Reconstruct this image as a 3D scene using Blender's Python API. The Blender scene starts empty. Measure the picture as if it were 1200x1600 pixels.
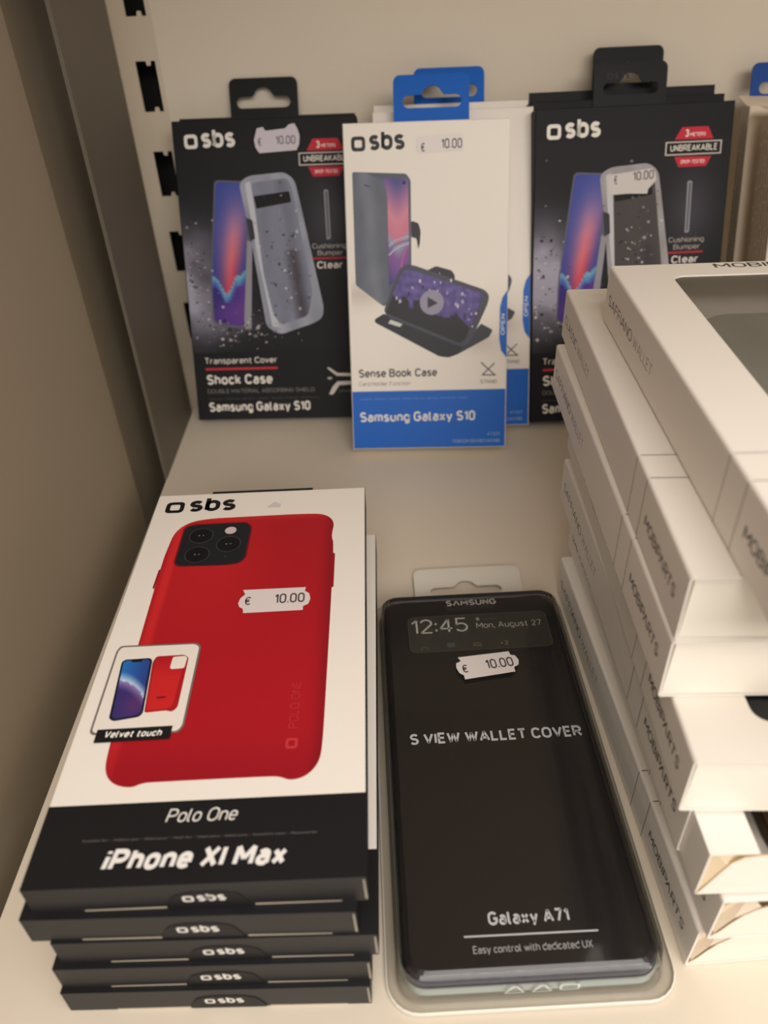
import bpy, math, random
from mathutils import Vector, Matrix, noise
from mathutils.geometry import delaunay_2d_cdt

# ------------------------------------------------------------------ camera, world, lights, exposure
S = bpy.context.scene
COL = S.collection
S.view_settings.view_transform = 'Standard'
S.view_settings.look = 'None'
S.view_settings.gamma = 1.0
S.view_settings.use_curve_mapping = False
S.view_settings.exposure = 0.0

CAM_H, PITCH, YAW, ROLL = 0.2706, 0.6473, -0.019, 0.0454
cam = bpy.data.cameras.new('camera')
cam.sensor_fit = 'AUTO'
cam.sensor_width = 36.0
cam.lens = 1208.84 / 1600.0 * 36.0
cam.clip_start = 0.01
cam.dof.use_dof = True
cam.dof.focus_distance = 0.32
cam.dof.aperture_fstop = 9.5
camo = bpy.data.objects.new('camera', cam)
COL.objects.link(camo)
fw = Vector((math.sin(YAW) * math.cos(PITCH), math.cos(YAW) * math.cos(PITCH), -math.sin(PITCH)))
rt = Vector((math.cos(YAW), -math.sin(YAW), 0))
dn = fw.cross(rt)
r2 = math.cos(ROLL) * rt + math.sin(ROLL) * dn
d2 = -math.sin(ROLL) * rt + math.cos(ROLL) * dn
camo.matrix_world = Matrix(((r2.x, -d2.x, -fw.x, 0), (r2.y, -d2.y, -fw.y, 0), (r2.z, -d2.z, -fw.z, CAM_H), (0, 0, 0, 1)))
S.camera = camo

W = bpy.data.worlds.new('shop_air')
S.world = W
W.use_nodes = True
W.node_tree.nodes['Background'].inputs[0].default_value = (1.0, 0.945, 0.885, 1)
W.node_tree.nodes['Background'].inputs[1].default_value = 0.50


def area(name, loc, target, sx, sy, power, col):
    l = bpy.data.lights.new(name, 'AREA')
    l.shape = 'RECTANGLE'
    l.size, l.size_y, l.energy, l.color = sx, sy, power, col
    o = bpy.data.objects.new(name, l)
    COL.objects.link(o)
    o.location = loc
    o.rotation_euler = (Vector(target) - Vector(loc)).to_track_quat('-Z', 'Y').to_euler()
    return o


area('ceiling_light', (0.10, -0.30, 1.15), (0.05, 0.12, 0.0), 1.2, 0.6, 8.8, (1.0, 0.93, 0.865))
area('aisle_light', (0.30, -1.15, 0.95), (0.05, 0.3, 0.05), 1.2, 0.5, 16.2, (1.0, 0.93, 0.87))

# ------------------------------------------------------------------ materials


def lin(c):
    return tuple(((x / 255) / 12.92 if x / 255 <= 0.04045 else ((x / 255 + 0.055) / 1.055) ** 2.4) for x in c[:3])


def mat(name, base=None, rough=0.5, bump=0.0, bscale=800.0, mottle=0.0, mscale=20.0, spec=0.5, metallic=0.0, coat=0.0):
    m = bpy.data.materials.new(name)
    m.use_nodes = True
    nt = m.node_tree
    b = nt.nodes['Principled BSDF']
    b.inputs['Roughness'].default_value = rough
    b.inputs['Metallic'].default_value = metallic
    b.inputs['Specular IOR Level'].default_value = spec
    b.inputs['Coat Weight'].default_value = coat
    tc = nt.nodes.new('ShaderNodeTexCoord')
    if base is None:
        a = nt.nodes.new('ShaderNodeVertexColor')
        a.layer_name = 'ink'
        src = a.outputs['Color']
    else:
        rgb = nt.nodes.new('ShaderNodeRGB')
        rgb.outputs[0].default_value = (*lin(base), 1)
        src = rgb.outputs[0]
    if mottle:
        n = nt.nodes.new('ShaderNodeTexNoise')
        n.inputs['Scale'].default_value = mscale
        n.inputs['Detail'].default_value = 4
        nt.links.new(tc.outputs['Object'], n.inputs['Vector'])
        mr = nt.nodes.new('ShaderNodeMapRange')
        mr.inputs[1].default_value, mr.inputs[2].default_value = 0.3, 0.7
        mr.inputs[3].default_value, mr.inputs[4].default_value = 1 - mottle, 1.0
        nt.links.new(n.outputs['Fac'], mr.inputs[0])
        mx = nt.nodes.new('ShaderNodeMix')
        mx.data_type = 'RGBA'
        mx.blend_type = 'MULTIPLY'
        mx.inputs[0].default_value = 1.0
        nt.links.new(src, mx.inputs[6])
        nt.links.new(mr.outputs[0], mx.inputs[7])
        src = mx.outputs[2]
    nt.links.new(src, b.inputs['Base Color'])
    if bump:
        n = nt.nodes.new('ShaderNodeTexNoise')
        n.inputs['Scale'].default_value = bscale
        n.inputs['Detail'].default_value = 3
        nt.links.new(tc.outputs['Object'], n.inputs['Vector'])
        bp = nt.nodes.new('ShaderNodeBump')
        bp.inputs['Strength'].default_value = bump
        bp.inputs['Distance'].default_value = 0.0003
        nt.links.new(n.outputs['Fac'], bp.inputs['Height'])
        nt.links.new(bp.outputs[0], b.inputs['Normal'])
    return m


def clear(name, tint, rough, refl):
    m = bpy.data.materials.new(name)
    m.use_nodes = True
    nt = m.node_tree
    for n in list(nt.nodes):
        nt.nodes.remove(n)
    out = nt.nodes.new('ShaderNodeOutputMaterial')
    tr = nt.nodes.new('ShaderNodeBsdfTransparent')
    tr.inputs[0].default_value = (*tint, 1)
    gl = nt.nodes.new('ShaderNodeBsdfGlossy')
    gl.inputs['Roughness'].default_value = rough
    fr = nt.nodes.new('ShaderNodeFresnel')
    fr.inputs[0].default_value = refl
    mx = nt.nodes.new('ShaderNodeMixShader')
    nt.links.new(fr.outputs[0], mx.inputs[0])
    nt.links.new(tr.outputs[0], mx.inputs[1])
    nt.links.new(gl.outputs[0], mx.inputs[2])
    nt.links.new(mx.outputs[0], out.inputs[0])
    return m


M = dict(
    carton=mat('printed_carton', None, 0.45, 0.06, 900, spec=0.35),
    matte=mat('matte_printed_carton', None, 0.6, 0.08, 900, spec=0.25),
    white=mat('white_soft_carton', None, 0.5, 0.05, 1200),
    paper=mat('sticker_paper', None, 0.55, 0.05, 1500),
    tabplastic=mat('hang_tab_plastic', None, 0.5, 0.05, 400, spec=0.22),
    shelf=mat('cream_shelf_paint', (224, 212, 193), 0.38, 0.05, 500, 0.05, 9),
    wall=mat('cream_panel_paint', (236, 224, 204), 0.5, 0.05, 600, 0.03, 6),
    upright=mat('cream_upright_paint', (222, 209, 187), 0.45, 0.04, 600),
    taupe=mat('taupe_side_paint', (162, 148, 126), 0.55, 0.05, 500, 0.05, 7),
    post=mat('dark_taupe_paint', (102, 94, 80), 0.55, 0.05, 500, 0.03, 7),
    dark=mat('dark_channel', (22, 20, 18), 0.7, 0.05),
    gloss=mat('black_glossy_cover', None, 0.13, spec=0.8),
    suede=mat('suede_wallet', None, 0.75, 0.35, 1800, 0.12, 60),
    film=clear('clear_film', (0.97, 0.97, 0.96), 0.05, 1.25),
    blister=clear('clear_blister_plastic', (0.988, 0.991, 0.988), 0.05, 1.45),
    aqua=mat('aqua_plastic', None, 0.25, 0.0),
    milky=mat('milky_clear_plastic', (226, 220, 206), 0.3, 0.02),
)

# ------------------------------------------------------------------ mesh helpers (all art in millimetres)


class MB:
    """collects faces with a printed colour per vertex; build() links ONE mesh object"""

    def __init__(self):
        self.v, self.f, self.c = [], [], []

    def face(self, pts, col):
        i = len(self.v)
        self.v += [tuple(p) for p in pts]
        self.f.append(tuple(range(i, i + len(pts))))
        self.c += [lin(col)] * len(pts)

    def mesh(self, pts, faces, cols):
        i = len(self.v)
        self.v += [tuple(p) for p in pts]
        self.f += [tuple(a + i for a in f) for f in faces]
        self.c += [lin(c) for c in cols]

    def box(self, x0, y0, z0, x1, y1, z1, col, cols={}):
        P = lambda a, b, c: ((x0, x1)[a], (y0, y1)[b], (z0, z1)[c])
        # welded unless a side has its own colour
        sides = dict(front=(P(0, 0, 0), P(1, 0, 0), P(1, 0, 1), P(0, 0, 1)), back=(P(1, 1, 0), P(0, 1, 0), P(0, 1, 1), P(1, 1, 1)),
                     left=(P(0, 1, 0), P(0, 0, 0), P(0, 0, 1), P(0, 1, 1)), right=(P(1, 0, 0), P(1, 1, 0), P(1, 1, 1), P(1, 0, 1)),
                     top=(P(0, 0, 1), P(1, 0, 1), P(1, 1, 1), P(0, 1, 1)), bottom=(P(0, 1, 0), P(1, 1, 0), P(1, 0, 0), P(0, 0, 0)))
        for n, q in sides.items():
            self.face(q, cols.get(n, col))

    def prism(self, outline, holes, fn, d0, d1, col, side=None):
        """flat shape (with holes) extruded from depth d0 to d1; fn(u, v, d) -> 3D"""
        side = side or col
        vs, fs = tri(outline, holes)
        for d in (d0, d1):
            self.mesh([fn(u, v, d) for u, v in vs], fs, [col] * len(vs))
        for loop in [outline] + holes:
            n = len(loop)
            for i in range(n):
                a, b = loop[i], loop[(i + 1) % n]
                self.face([fn(*a, d0), fn(*b, d0), fn(*b, d1), fn(*a, d1)], side)

    def build(self, name, material, parent=None, k=0.001, loc=None, smooth=False):
        me = bpy.data.meshes.new(name)
        me.from_pydata([(a * k, b * k, c * k) for a, b, c in self.v], [], self.f)
        at = me.color_attributes.new('ink', 'FLOAT_COLOR', 'POINT')
        flat = []
        for c in self.c:
            flat += [c[0], c[1], c[2], 1.0]
        at.data.foreach_set('color', flat)
        if smooth:
            me.polygons.foreach_set('use_smooth', [True] * len(me.polygons))
        me.materials.append(material)
        o = bpy.data.objects.new(name, me)
        COL.objects.link(o)
        if parent:
            o.parent = parent
        if loc:
            o.location = loc
        return o


def tri(outline, holes=()):
    vs, ed = [], []
    for loop in [outline] + list(holes):
        i = len(vs)
        n = len(loop)
        vs += [Vector(p) for p in loop]
        ed += [(i + j, i + (j + 1) % n) for j in range(n)]
    r = delaunay_2d_cdt(vs, ed, [], 1, 1e-5)
    pts, fs = [tuple(p) for p in r[0]], [tuple(f) for f in r[2]]
    if holes:
        mid = lambda f: (sum(pts[i][0] for i in f) / len(f), sum(pts[i][1] for i in f) / len(f))
        fs = [f for f in fs if not any(inside(mid(f), h) for h in holes)]
    return pts, fs


def inside(p, loop):
    x, y = p
    c = False
    for (x0, y0), (x1, y1) in zip(loop, loop[1:] + loop[:1]):
        if (y0 > y) != (y1 > y) and x < (x1 - x0) * (y - y0) / (y1 - y0) + x0:
            c = not c
    return c


def arc(cx, cy, r, a0, a1, n=6):
    return [(cx + r * math.cos(math.radians(a0 + (a1 - a0) * i / n)), cy + r * math.sin(math.radians(a0 + (a1 - a0) * i / n))) for i in range(n + 1)]


def rrect(x0, y0, x1, y1, r, n=5):
    return arc(x1 - r, y1 - r, r, 0, 90, n) + arc(x0 + r, y1 - r, r, 90, 180, n) + arc(x0 + r, y0 + r, r, 180, 270, n) + arc(x1 - r, y0 + r, r, 270, 360, n)


def smooth(pts, it=2):
    for _ in range(it):
        q = []
        for a, b in zip(pts, pts[1:] + pts[:1]):
            q += [(a[0] * .75 + b[0] * .25, a[1] * .75 + b[1] * .25), (a[0] * .25 + b[0] * .75, a[1] * .25 + b[1] * .75)]
        pts = q
    return pts


def circle(x, y, r, n=24, sy=1.0):
    return [(x + r * math.cos(2 * math.pi * i / n), y + sy * r * math.sin(2 * math.pi * i / n)) for i in range(n)]


def rounded(pts, r, n=5):
    """polygon with its corners rounded"""
    out = []
    m = len(pts)
    for i in range(m):
        a, b, c = Vector(pts[i - 1]), Vector(pts[i]), Vector(pts[(i + 1) % m])
        rr = min(r, (a - b).length * 0.45, (c - b).length * 0.45)
        p, q = b + (a - b).normalized() * rr, b + (c - b).normalized() * rr
        for j in range(n + 1):
            t = j / n
            out.append(tuple((1 - t) ** 2 * p + 2 * t * (1 - t) * b + t * t * q))
    return out



# a plain signage alphabet drawn as centre lines: cap height 1, stroke weight chosen when set
def _A(cx, cy, rx, ry, a0, a1):
    n = max(3, int(abs(a1 - a0) / 22))
    return [(cx + rx * math.cos(math.radians(a0 + (a1 - a0) * i / n)), cy + ry * math.sin(math.radians(a0 + (a1 - a0) * i / n))) for i in range(n + 1)]


def _O(x, y0, y1, r):
    p = _A(x, y1 - r, r, r, 0, 180) + _A(x, y0 + r, r, r, 180, 360)
    return p + [p[0]]


_S = [_A(.28, .755, .27, .245, 28, 270) + _A(.28, .255, .28, .255, 90, -152)]
_s = [_A(.21, .53, .2, .17, 28, 270) + _A(.21, .18, .21, .18, 90, -152)]
_P = [(0, 0), (0, 1), (.32, 1)] + _A(.32, .73, .27, .27, 90, -90) + [(0, .46)]
_bowl = _O(.24, 0, .7, .24)
GL = {
    'A': [[(0, 0), (.35, 1), (.7, 0)], [(.12, .3), (.58, .3)]], 'Λ': [[(0, 0), (.35, 1), (.7, 0)]],
    'B': [[(0, 0), (0, 1), (.34, 1)] + _A(.34, .77, .22, .23, 90, -90) + [(0, .54)], [(.34, .54)] + _A(.35, .27, .25, .27, 90, -90) + [(0, 0)]],
    'C': [_A(.32, .68, .32, .32, 25, 180) + _A(.32, .32, .32, .32, 180, 335)],
    'D': [[(0, 0), (0, 1), (.28, 1)] + _A(.28, .66, .34, .34, 90, 0) + _A(.28, .34, .34, .34, 0, -90) + [(0, 0)]],
    'E': [[(.5, 1), (0, 1), (0, 0), (.5, 0)], [(0, .52), (.44, .52)]], 'F': [[(.5, 1), (0, 1), (0, 0)], [(0, .5), (.44, .5)]],
    'G': [_A(.32, .68, .32, .32, 30, 180) + _A(.32, .32, .32, .32, 180, 360) + [(.64, .48), (.36, .48)]],
    'H': [[(0, 0), (0, 1)], [(.6, 0), (.6, 1)], [(0, .52), (.6, .52)]], 'I': [[(0, 0), (0, 1)]],
    'K': [[(0, 0), (0, 1)], [(.58, 1), (0, .36)], [(.2, .58), (.6, 0)]], 'L': [[(0, 1), (0, 0), (.48, 0)]],
    'M': [[(0, 0), (0, 1), (.38, .3), (.76, 1), (.76, 0)]], 'N': [[(0, 0), (0, 1), (.6, 0), (.6, 1)]], 'O': [_O(.33, 0, 1, .33)],
    'P': [_P], 'R': [_P, [(.3, .46), (.6, 0)]], 'S': _S, 'T': [[(0, 1), (.6, 1)], [(.3, 1), (.3, 0)]],
    'U': [[(0, 1), (0, .3)] + _A(.3, .3, .3, .3, 180, 360) + [(.6, 1)]], 'V': [[(0, 1), (.33, 0), (.66, 1)]],
    'W': [[(0, 1), (.24, 0), (.48, .92), (.72, 0), (.96, 1)]], 'X': [[(0, 1), (.6, 0)], [(0, 0), (.6, 1)]], 'Y': [[(0, 1), (.31, .45), (.62, 1)], [(.31, .45), (.31, 0)]],
    'a': [[(.44, 0), (.44, .48)] + _A(.23, .48, .21, .22, 0, 150), [(.44, .41), (.2, .41)] + _A(.2, .205, .2, .205, 90, 270) + [(.3, 0), (.44, .14)]],
    'b': [[(0, 1), (0, 0)], _bowl], 'c': [_A(.23, .47, .23, .23, 28, 180) + _A(.23, .23, .23, .23, 180, 332)], 'd': [[(.48, 1), (.48, 0)], _bowl],
    'e': [[(0, .35), (.46, .35), (.46, .47)] + _A(.23, .47, .23, .23, 0, 180) + _A(.23, .23, .23, .23, 180, 325)],
    'f': [[(.12, 0), (.12, .8)] + _A(.32, .8, .2, .2, 180, 90) + [(.36, 1)], [(0, .66), (.34, .66)]],
    'g': [_bowl, [(.48, .7), (.48, -.06)] + _A(.25, -.06, .23, .2, 0, -140)], 'h': [[(0, 1), (0, 0)], [(0, .46)] + _A(.23, .47, .23, .23, 180, 0) + [(.46, 0)]],
    'i': [[(0, 0), (0, .7)], [(0, .87), (0, 1.02)]], 'k': [[(0, 1), (0, 0)], [(.42, .7), (0, .25)], [(.15, .42), (.44, 0)]],
    'l': [[(0, 1), (0, .15)] + _A(.15, .15, .15, .15, 180, 270)], 'm': [[(0, 0), (0, .7)], [(0, .5)] + _A(.19, .51, .19, .19, 180, 0) + [(.38, 0)], [(.38, .5)] + _A(.57, .51, .19, .19, 180, 0) + [(.76, 0)]],
    'n': [[(0, 0), (0, .7)], [(0, .46)] + _A(.23, .47, .23, .23, 180, 0) + [(.46, 0)]], 'o': [_bowl], 'p': [[(0, .7), (0, -.26)], _bowl],
    'r': [[(0, 0), (0, .7)], [(0, .42)] + _A(.24, .45, .24, .25, 180, 75)], 's': _s, 't': [[(.13, .92), (.13, .18)] + _A(.31, .18, .18, .18, 180, 270) + [(.36, 0)], [(0, .68), (.34, .68)]],
    'u': [[(0, .7), (0, .23)] + _A(.23, .23, .23, .23, 180, 360), [(.46, .7), (.46, 0)]], 'v': [[(0, .7), (.24, 0), (.48, .7)]], 'w': [[(0, .7), (.18, 0), (.36, .64), (.54, 0), (.72, .7)]],
    'x': [[(0, .7), (.46, 0)], [(0, 0), (.46, .7)]], 'y': [[(0, .7), (.25, 0)], [(.5, .7), (.16, -.26)]],
    '0': [_O(.25, 0, 1, .25)], '1': [[(0, .74), (.22, 1), (.22, 0)]], '2': [_A(.25, .73, .25, .27, 165, -25) + [(0, 0), (.52, 0)]],
    '3': [_A(.24, .76, .24, .24, 150, -90) + [(.16, .52)], [(.16, .52)] + _A(.24, .26, .27, .26, 90, -150)], '4': [[(.4, 0), (.4, 1), (0, .26), (.56, .26)]],
    '5': [[(.46, 1), (.05, 1), (.03, .5)] + _A(.24, .32, .26, .3, 125, -150)], '7': [[(0, 1), (.5, 1), (.17, 0)]],
    '.': [[(0, -.02), (0, .1)]], ',': [[(.04, .08), (0, -.16)]], ':': [[(0, .08), (0, .22)], [(0, .58), (0, .72)]], '-': [[(0, .42), (.3, .42)]], '+': [[(0, .45), (.5, .45)], [(.25, .2), (.25, .7)]],
    '€': [_A(.38, .7, .28, .3, 40, 180) + _A(.38, .3, .28, .3, 180, 320), [(0, .6), (.5, .6)], [(0, .4), (.46, .4)]],
}


def ribbon(pts, w, vs, fs):
    run = [pts[0]]
    for i in range(1, len(pts)):
        run.append(pts[i])
        if 0 < i < len(pts) - 1:
            a, b, c = Vector(pts[i - 1]), Vector(pts[i]), Vector(pts[i + 1])
            if (b - a).length > 1e-6 and (c - b).length > 1e-6 and (b - a).normalized().dot((c - b).normalized()) < -0.2:
                stroke(run, w, vs, fs)
                run = [pts[i]]
    if len(run) > 1:
        stroke(run, w, vs, fs)


def stroke(pts, w, vs, fs):
    closed = pts[0] == pts[-1]
    P = [Vector(p) for p in pts]
    if closed:
        P = P[:-1]
    n = len(P)
    i0 = len(vs)
    for i in range(n):
        a = P[i - 1] if (i > 0 or closed) else None
        c = P[(i + 1) % n] if (i < n - 1 or closed) else None
        d0 = (P[i] - a) if a is not None else (c - P[i])
        d1 = (c - P[i]) if c is not None else d0
        if d0.length < 1e-6:
            d0 = d1
        if d1.length < 1e-6:
            d1 = d0
        d0, d1 = d0.normalized(), d1.normalized()
        n0, n1 = Vector((-d0.y, d0.x)), Vector((-d1.y, d1.x))
        m = n0 + n1
        m = m.normalized() if m.length > 1e-4 else n0
        k = 1 / max(0.2, m.dot(n0))
        k = 1.15 if k > 1.9 else min(k, 1.45)
        vs += [tuple(P[i] + m * w / 2 * k), tuple(P[i] - m * w / 2 * k)]
    for i in range(n if closed else n - 1):
        j = (i + 1) % n
        fs.append((i0 + 2 * i, i0 + 2 * j, i0 + 2 * j + 1, i0 + 2 * i + 1))


def letters(s, bold, shear):
    w = max(0.06, 0.118 + bold * 2.6)
    vs, fs = [], []
    x = 0.0
    prev = ''
    for ch in s:
        if ch == ' ':
            x += 0.34
            prev = ''
            continue
        right = max(p[0] for path in GL[ch] for p in path)
        if ch in 'ΛA' and prev in 'PT' and prev:
            x -= 0.2
        if ch == 'T' and prev in 'RΛ' and prev:
            x -= 0.05
        prev = ch
        for path in GL[ch]:
            ribbon([(x + w / 2 + p[0], w / 2 + p[1] * (1 - w)) for p in path], w, vs, fs)
        x += right + w + 0.095
    return [(a + shear * b_, b_) for a, b_ in vs], fs


_tc = {}


def glyphs(s, bold=0.0, shear=0.0, space=1.0):
    key = (s, bold, shear, space)
    if key not in _tc and all(c == ' ' or c in GL for c in s):
        _tc[key] = letters(s, bold, shear)
    if key not in _tc:
        cu = bpy.data.curves.new('glyph', 'FONT')
        cu.body, cu.size, cu.offset, cu.shear, cu.resolution_u, cu.space_character = s, 1.0, bold, shear, 3, space
        o = bpy.data.objects.new('glyph', cu)
        me = bpy.data.meshes.new_from_object(o)
        _tc[key] = ([(v.co.x, v.co.y) for v in me.vertices], [tuple(p.vertices) for p in me.polygons])
        bpy.data.objects.remove(o)
        bpy.data.curves.remove(cu)
        bpy.data.meshes.remove(me)
    return _tc[key]


class Art:
    """printing on one face of a carton: fn(u, v, d) maps millimetres on the face to 3D, d outwards"""

    def __init__(self, mb, fn, d0=0.03, step=0.02):
        self.mb, self.fn, self.d, self.step = mb, fn, d0, step

    def up(self, n=1):
        self.d += self.step * n
        return self

    def poly(self, pts, col, holes=()):
        vs, fs = tri(pts, holes)
        self.mb.mesh([self.fn(u, v, self.d) for u, v in vs], fs, [col] * len(vs))

    def grad(self, pts, cf, step=2.0):
        vs = [Vector(p) for p in pts]
        n = len(vs)
        # keep edges fine as well
        e = []
        for i in range(n):
            a, b = vs[i], vs[(i + 1) % n]
            m = max(1, int((b - a).length / step))
            e += [a + (b - a) * j / m for j in range(m)]
        n = len(e)
        x0, x1 = min(p.x for p in e), max(p.x for p in e)
        y0, y1 = min(p.y for p in e), max(p.y for p in e)
        g = []
        y = y0 + step * 0.5
        while y < y1:
            x = x0 + step * 0.5
            while x < x1:
                g.append(Vector((x, y)))
                x += step
            y += step
        r = delaunay_2d_cdt(e + g, [(i, (i + 1) % n) for i in range(n)], [], 1, 1e-5)
        vs = [tuple(p) for p in r[0]]
        self.mb.mesh([self.fn(u, v, self.d) for u, v in vs], [tuple(f) for f in r[2]], [cf(u, v) for u, v in vs])

    def line(self, pts, w, col):
        for a, b in zip(pts, pts[1:]):
            a, b = Vector(a), Vector(b)
            d = (b - a).normalized() * w / 2
            n = Vector((-d.y, d.x))
            self.mb.face([self.fn(*p, self.d) for p in (a - n - d * .5, b - n + d * .5, b + n + d * .5, a + n - d * .5)], col)

    def text(self, s, x0, y0, width, cap, col, bold=0.0, shear=0.0, vert=False, space=1.0, rot=0.0):
        vs, fs = glyphs(s, bold, shear, space)
        if not vs:
            return
        mx0, mx1 = min(v[0] for v in vs), max(v[0] for v in vs)
        hv, _ = glyphs('H', bold)
        hc = max(v[1] for v in hv)
        sx, sy = width / (mx1 - mx0), cap / hc
        pts = [((x - mx0) * sx, y * sy) for x, y in vs]
        if vert:
            pts = [(-y, x) for x, y in pts]
        if rot:
            c, s_ = math.cos(rot), math.sin(rot)
            pts = [(x * c - y * s_, x * s_ + y * c) for x, y in pts]
        self.mb.mesh([self.fn(x0 + x, y0 + y, self.d) for x, y in pts], fs, [col] * len(pts))

    def logo(self, x, y, s, col):
        """rounded square mark followed by three letters, cap height s*8"""
        o = rounded([(x, y), (x + 8.6 * s, y), (x + 8.6 * s, y + 8.4 * s), (x, y + 8.4 * s)], 2.6 * s)
        h = rounded([(x + 2.1 * s, y + 2.1 * s), (x + 6.6 * s, y + 2.1 * s), (x + 6.6 * s, y + 6.3 * s), (x + 2.1 * s, y + 6.3 * s)], 1.0 * s)
        self.poly(o, col, [h])
        self.text('sbs', x + 11.0 * s, y + 0.3 * s, 21.6 * s, 10.2 * s, col, bold=0.035)


def empty(name, loc=(0, 0, 0), rot=(0, 0, 0), label=None, cat=None, group=None):
    o = bpy.data.objects.new(name, None)
    o.empty_display_size = 0.02
    COL.objects.link(o)
    o.location, o.rotation_euler = loc, rot
    return tag(o, label, cat, group)


def tag(o, label=None, cat=None, group=None, kind=None):
    if label:
        o['label'] = label
    if cat:
        o['category'] = cat
    if group:
        o['group'] = group
    if kind:
        o['kind'] = kind
    return o


def copy_tree(o, parent=None):
    c = o.copy()
    COL.objects.link(c)
    if parent:
        c.parent = parent
    for ch in list(o.children):
        copy_tree(ch, c)
    return c


def mix(a, b, t):
    t = max(0.0, min(1.0, t))
    return tuple(p + (q - p) * t for p, q in zip(a, b))


def ramp(stops, t):
    if t <= stops[0][0]:
        return stops[0][1]
    for (t0, c0), (t1, c1) in zip(stops, stops[1:]):
        if t <= t1:
            return mix(c0, c1, (t - t0) / (t1 - t0))
    return stops[-1][1]


# ------------------------------------------------------------------ the shelf bay
def slab(name, x0, y0, z0, x1, y1, z1, m):
    b = MB()
    b.box(x0 * 1000, y0 * 1000, z0 * 1000, x1 * 1000, y1 * 1000, z1 * 1000, (255, 255, 255))
    return b.build(name, m)


WALL_Y = 0.554
tag(slab('wall_back', -0.1372, WALL_Y, -0.28, 0.95, WALL_Y + 0.012, 0.75, M['wall']), kind='structure')
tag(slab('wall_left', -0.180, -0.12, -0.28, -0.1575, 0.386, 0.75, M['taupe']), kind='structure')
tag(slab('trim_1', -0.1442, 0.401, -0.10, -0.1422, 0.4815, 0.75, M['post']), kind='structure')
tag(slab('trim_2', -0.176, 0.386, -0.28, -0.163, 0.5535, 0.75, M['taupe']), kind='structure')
tag(slab('floor', -0.7, -0.6, -0.30, 0.95, 0.60, -0.28, M['post']), kind='structure')

# shelf board with a folded lip at the front
b = MB()
b.box(-142.5, 30, -3, 940, WALL_Y * 1000 - 0.5, 0, (255, 255, 255))
b.box(-142.5, 30, -32, 940, 32, -3, (255, 255, 255))
b.box(-142.5, 32, -32, -140.5, 388, -3, (255, 255, 255))
tag(b.build('shelf_board', M['shelf']), 'cream painted metal shelf board carrying every box', 'shelf')
# unseen shelf board added overhead to shade the back row
b = MB()
b.box(-142.0, 110, 452, 940, WALL_Y * 1000 - 0.5, 455, (255, 255, 255))
b.box(-142.0, 110, 425, 940, 112, 452, (255, 255, 255))
tag(b.build('added_shade_board', M['shelf']), 'unseen cream metal board added overhead as shade for the back row', 'shelf')

# slotted upright
up = empty('slotted_upright', (0, 0, 0), label='cream slotted metal upright at the edge of the back panel', cat='upright')
b = MB()
pl = lambda u, v, d: (u, WALL_Y * 1000 + d, v)
SX0, SX1, P = -152.6, -140.2, 52.1
holes = []
for i in range(-6, 7):
    t = 209.3 - P * i
    bt = t - 28.5
    holes.append([(SX0, t), (SX0, bt), (SX0 + 6.5, bt), (SX0 + 7.0, bt + 2.6), (SX0 + 9.2, bt + 2.6), (SX0 + 9.7, bt), (SX1, bt),
                  (SX1, t), (SX0 + 9.7, t), (SX0 + 9.2, t - 2.6), (SX0 + 7.0, t - 2.6), (SX0 + 6.5, t)])
b.prism([(-168, -150), (-137.2, -150), (-137.2, 640), (-168, 640)], [h for h in holes if h[0][1] < 630 and h[1][1] > -140], pl, 0, 1.5, (255, 255, 255))
b.build('slotted_face', M['upright'], up)
b = MB()
b.box(-168, WALL_Y * 1000 + 2, -150, -166.5, WALL_Y * 1000 + 36, 640, (20, 20, 20))
b.box(-138.8, WALL_Y * 1000 + 12.5, -150, -137.3, WALL_Y * 1000 + 36, 640, (20, 20, 20))
b.box(-166.5, WALL_Y * 1000 + 34, -150, -138.8, WALL_Y * 1000 + 36, 640, (20, 20, 20))
b.build('channel', M['dark'], up)

# ------------------------------------------------------------------ shared carton pieces
INK = (22, 22, 25)
WHITE = (238, 231, 221)
CREAM = (236, 228, 214)


def flat_fn(t):
    return lambda u, v, d: (u, v, t + d)


def front_fn(u, v, d):
    return (u, -d, v)


def euro_hole(cx, y, w, h, bump):
    """hook slot: a rounded slot with a round bump in the middle of its upper side"""
    r = h / 2
    p = arc(cx - w / 2 + r, y + r, r, 90, 270, 7) + arc(cx + w / 2 - r, y + r, r, -90, 90, 7)
    p += [(cx + bump + 1.6, y + h)] + [(cx + bump * math.cos(a), y + h + 1.2 + bump * 0.72 * math.sin(a)) for a in [math.radians(8 + 164 * i / 8) for i in range(9)]] + [(cx - bump - 1.6, y + h)]
    return p


def hang_tab(parent, x0, x1, y0, y1, ydepth, col, k, hole, emboss=None):
    b = MB()
    fn = lambda u, v, d: (u, ydepth - d, v)
    o = [(x0, y0), (x1, y0)] + arc(x1 - 4, y1 - 4, 4, 0, 90, 5) + arc(x0 + 4, y1 - 4, 4, 90, 180, 5)
    b.prism(o, [hole], fn, -0.4, 0.4, col)
    if emboss:
        Art(b, lambda u, v, d: fn(u, v, d + 0.4)).logo(x0 + 8, y1 - 9, 0.42, emboss)
    return b.build('hang_tab', M['tabplastic'], parent, k)


def sticker(parent, pts, fn, texts, k=0.001, col=(214, 206, 212), ink=(70, 66, 72)):
    b = MB()
    b.prism(pts, [], fn, 0.25, 0.36, col)
    a = Art(b, fn, 0.39)
    for s, x, y, w, c, rot in texts:
        a.text(s, x, y, w, c, ink, 0.012, rot=rot)
    return b.build('price_sticker', M['paper'], parent, k)


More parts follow.
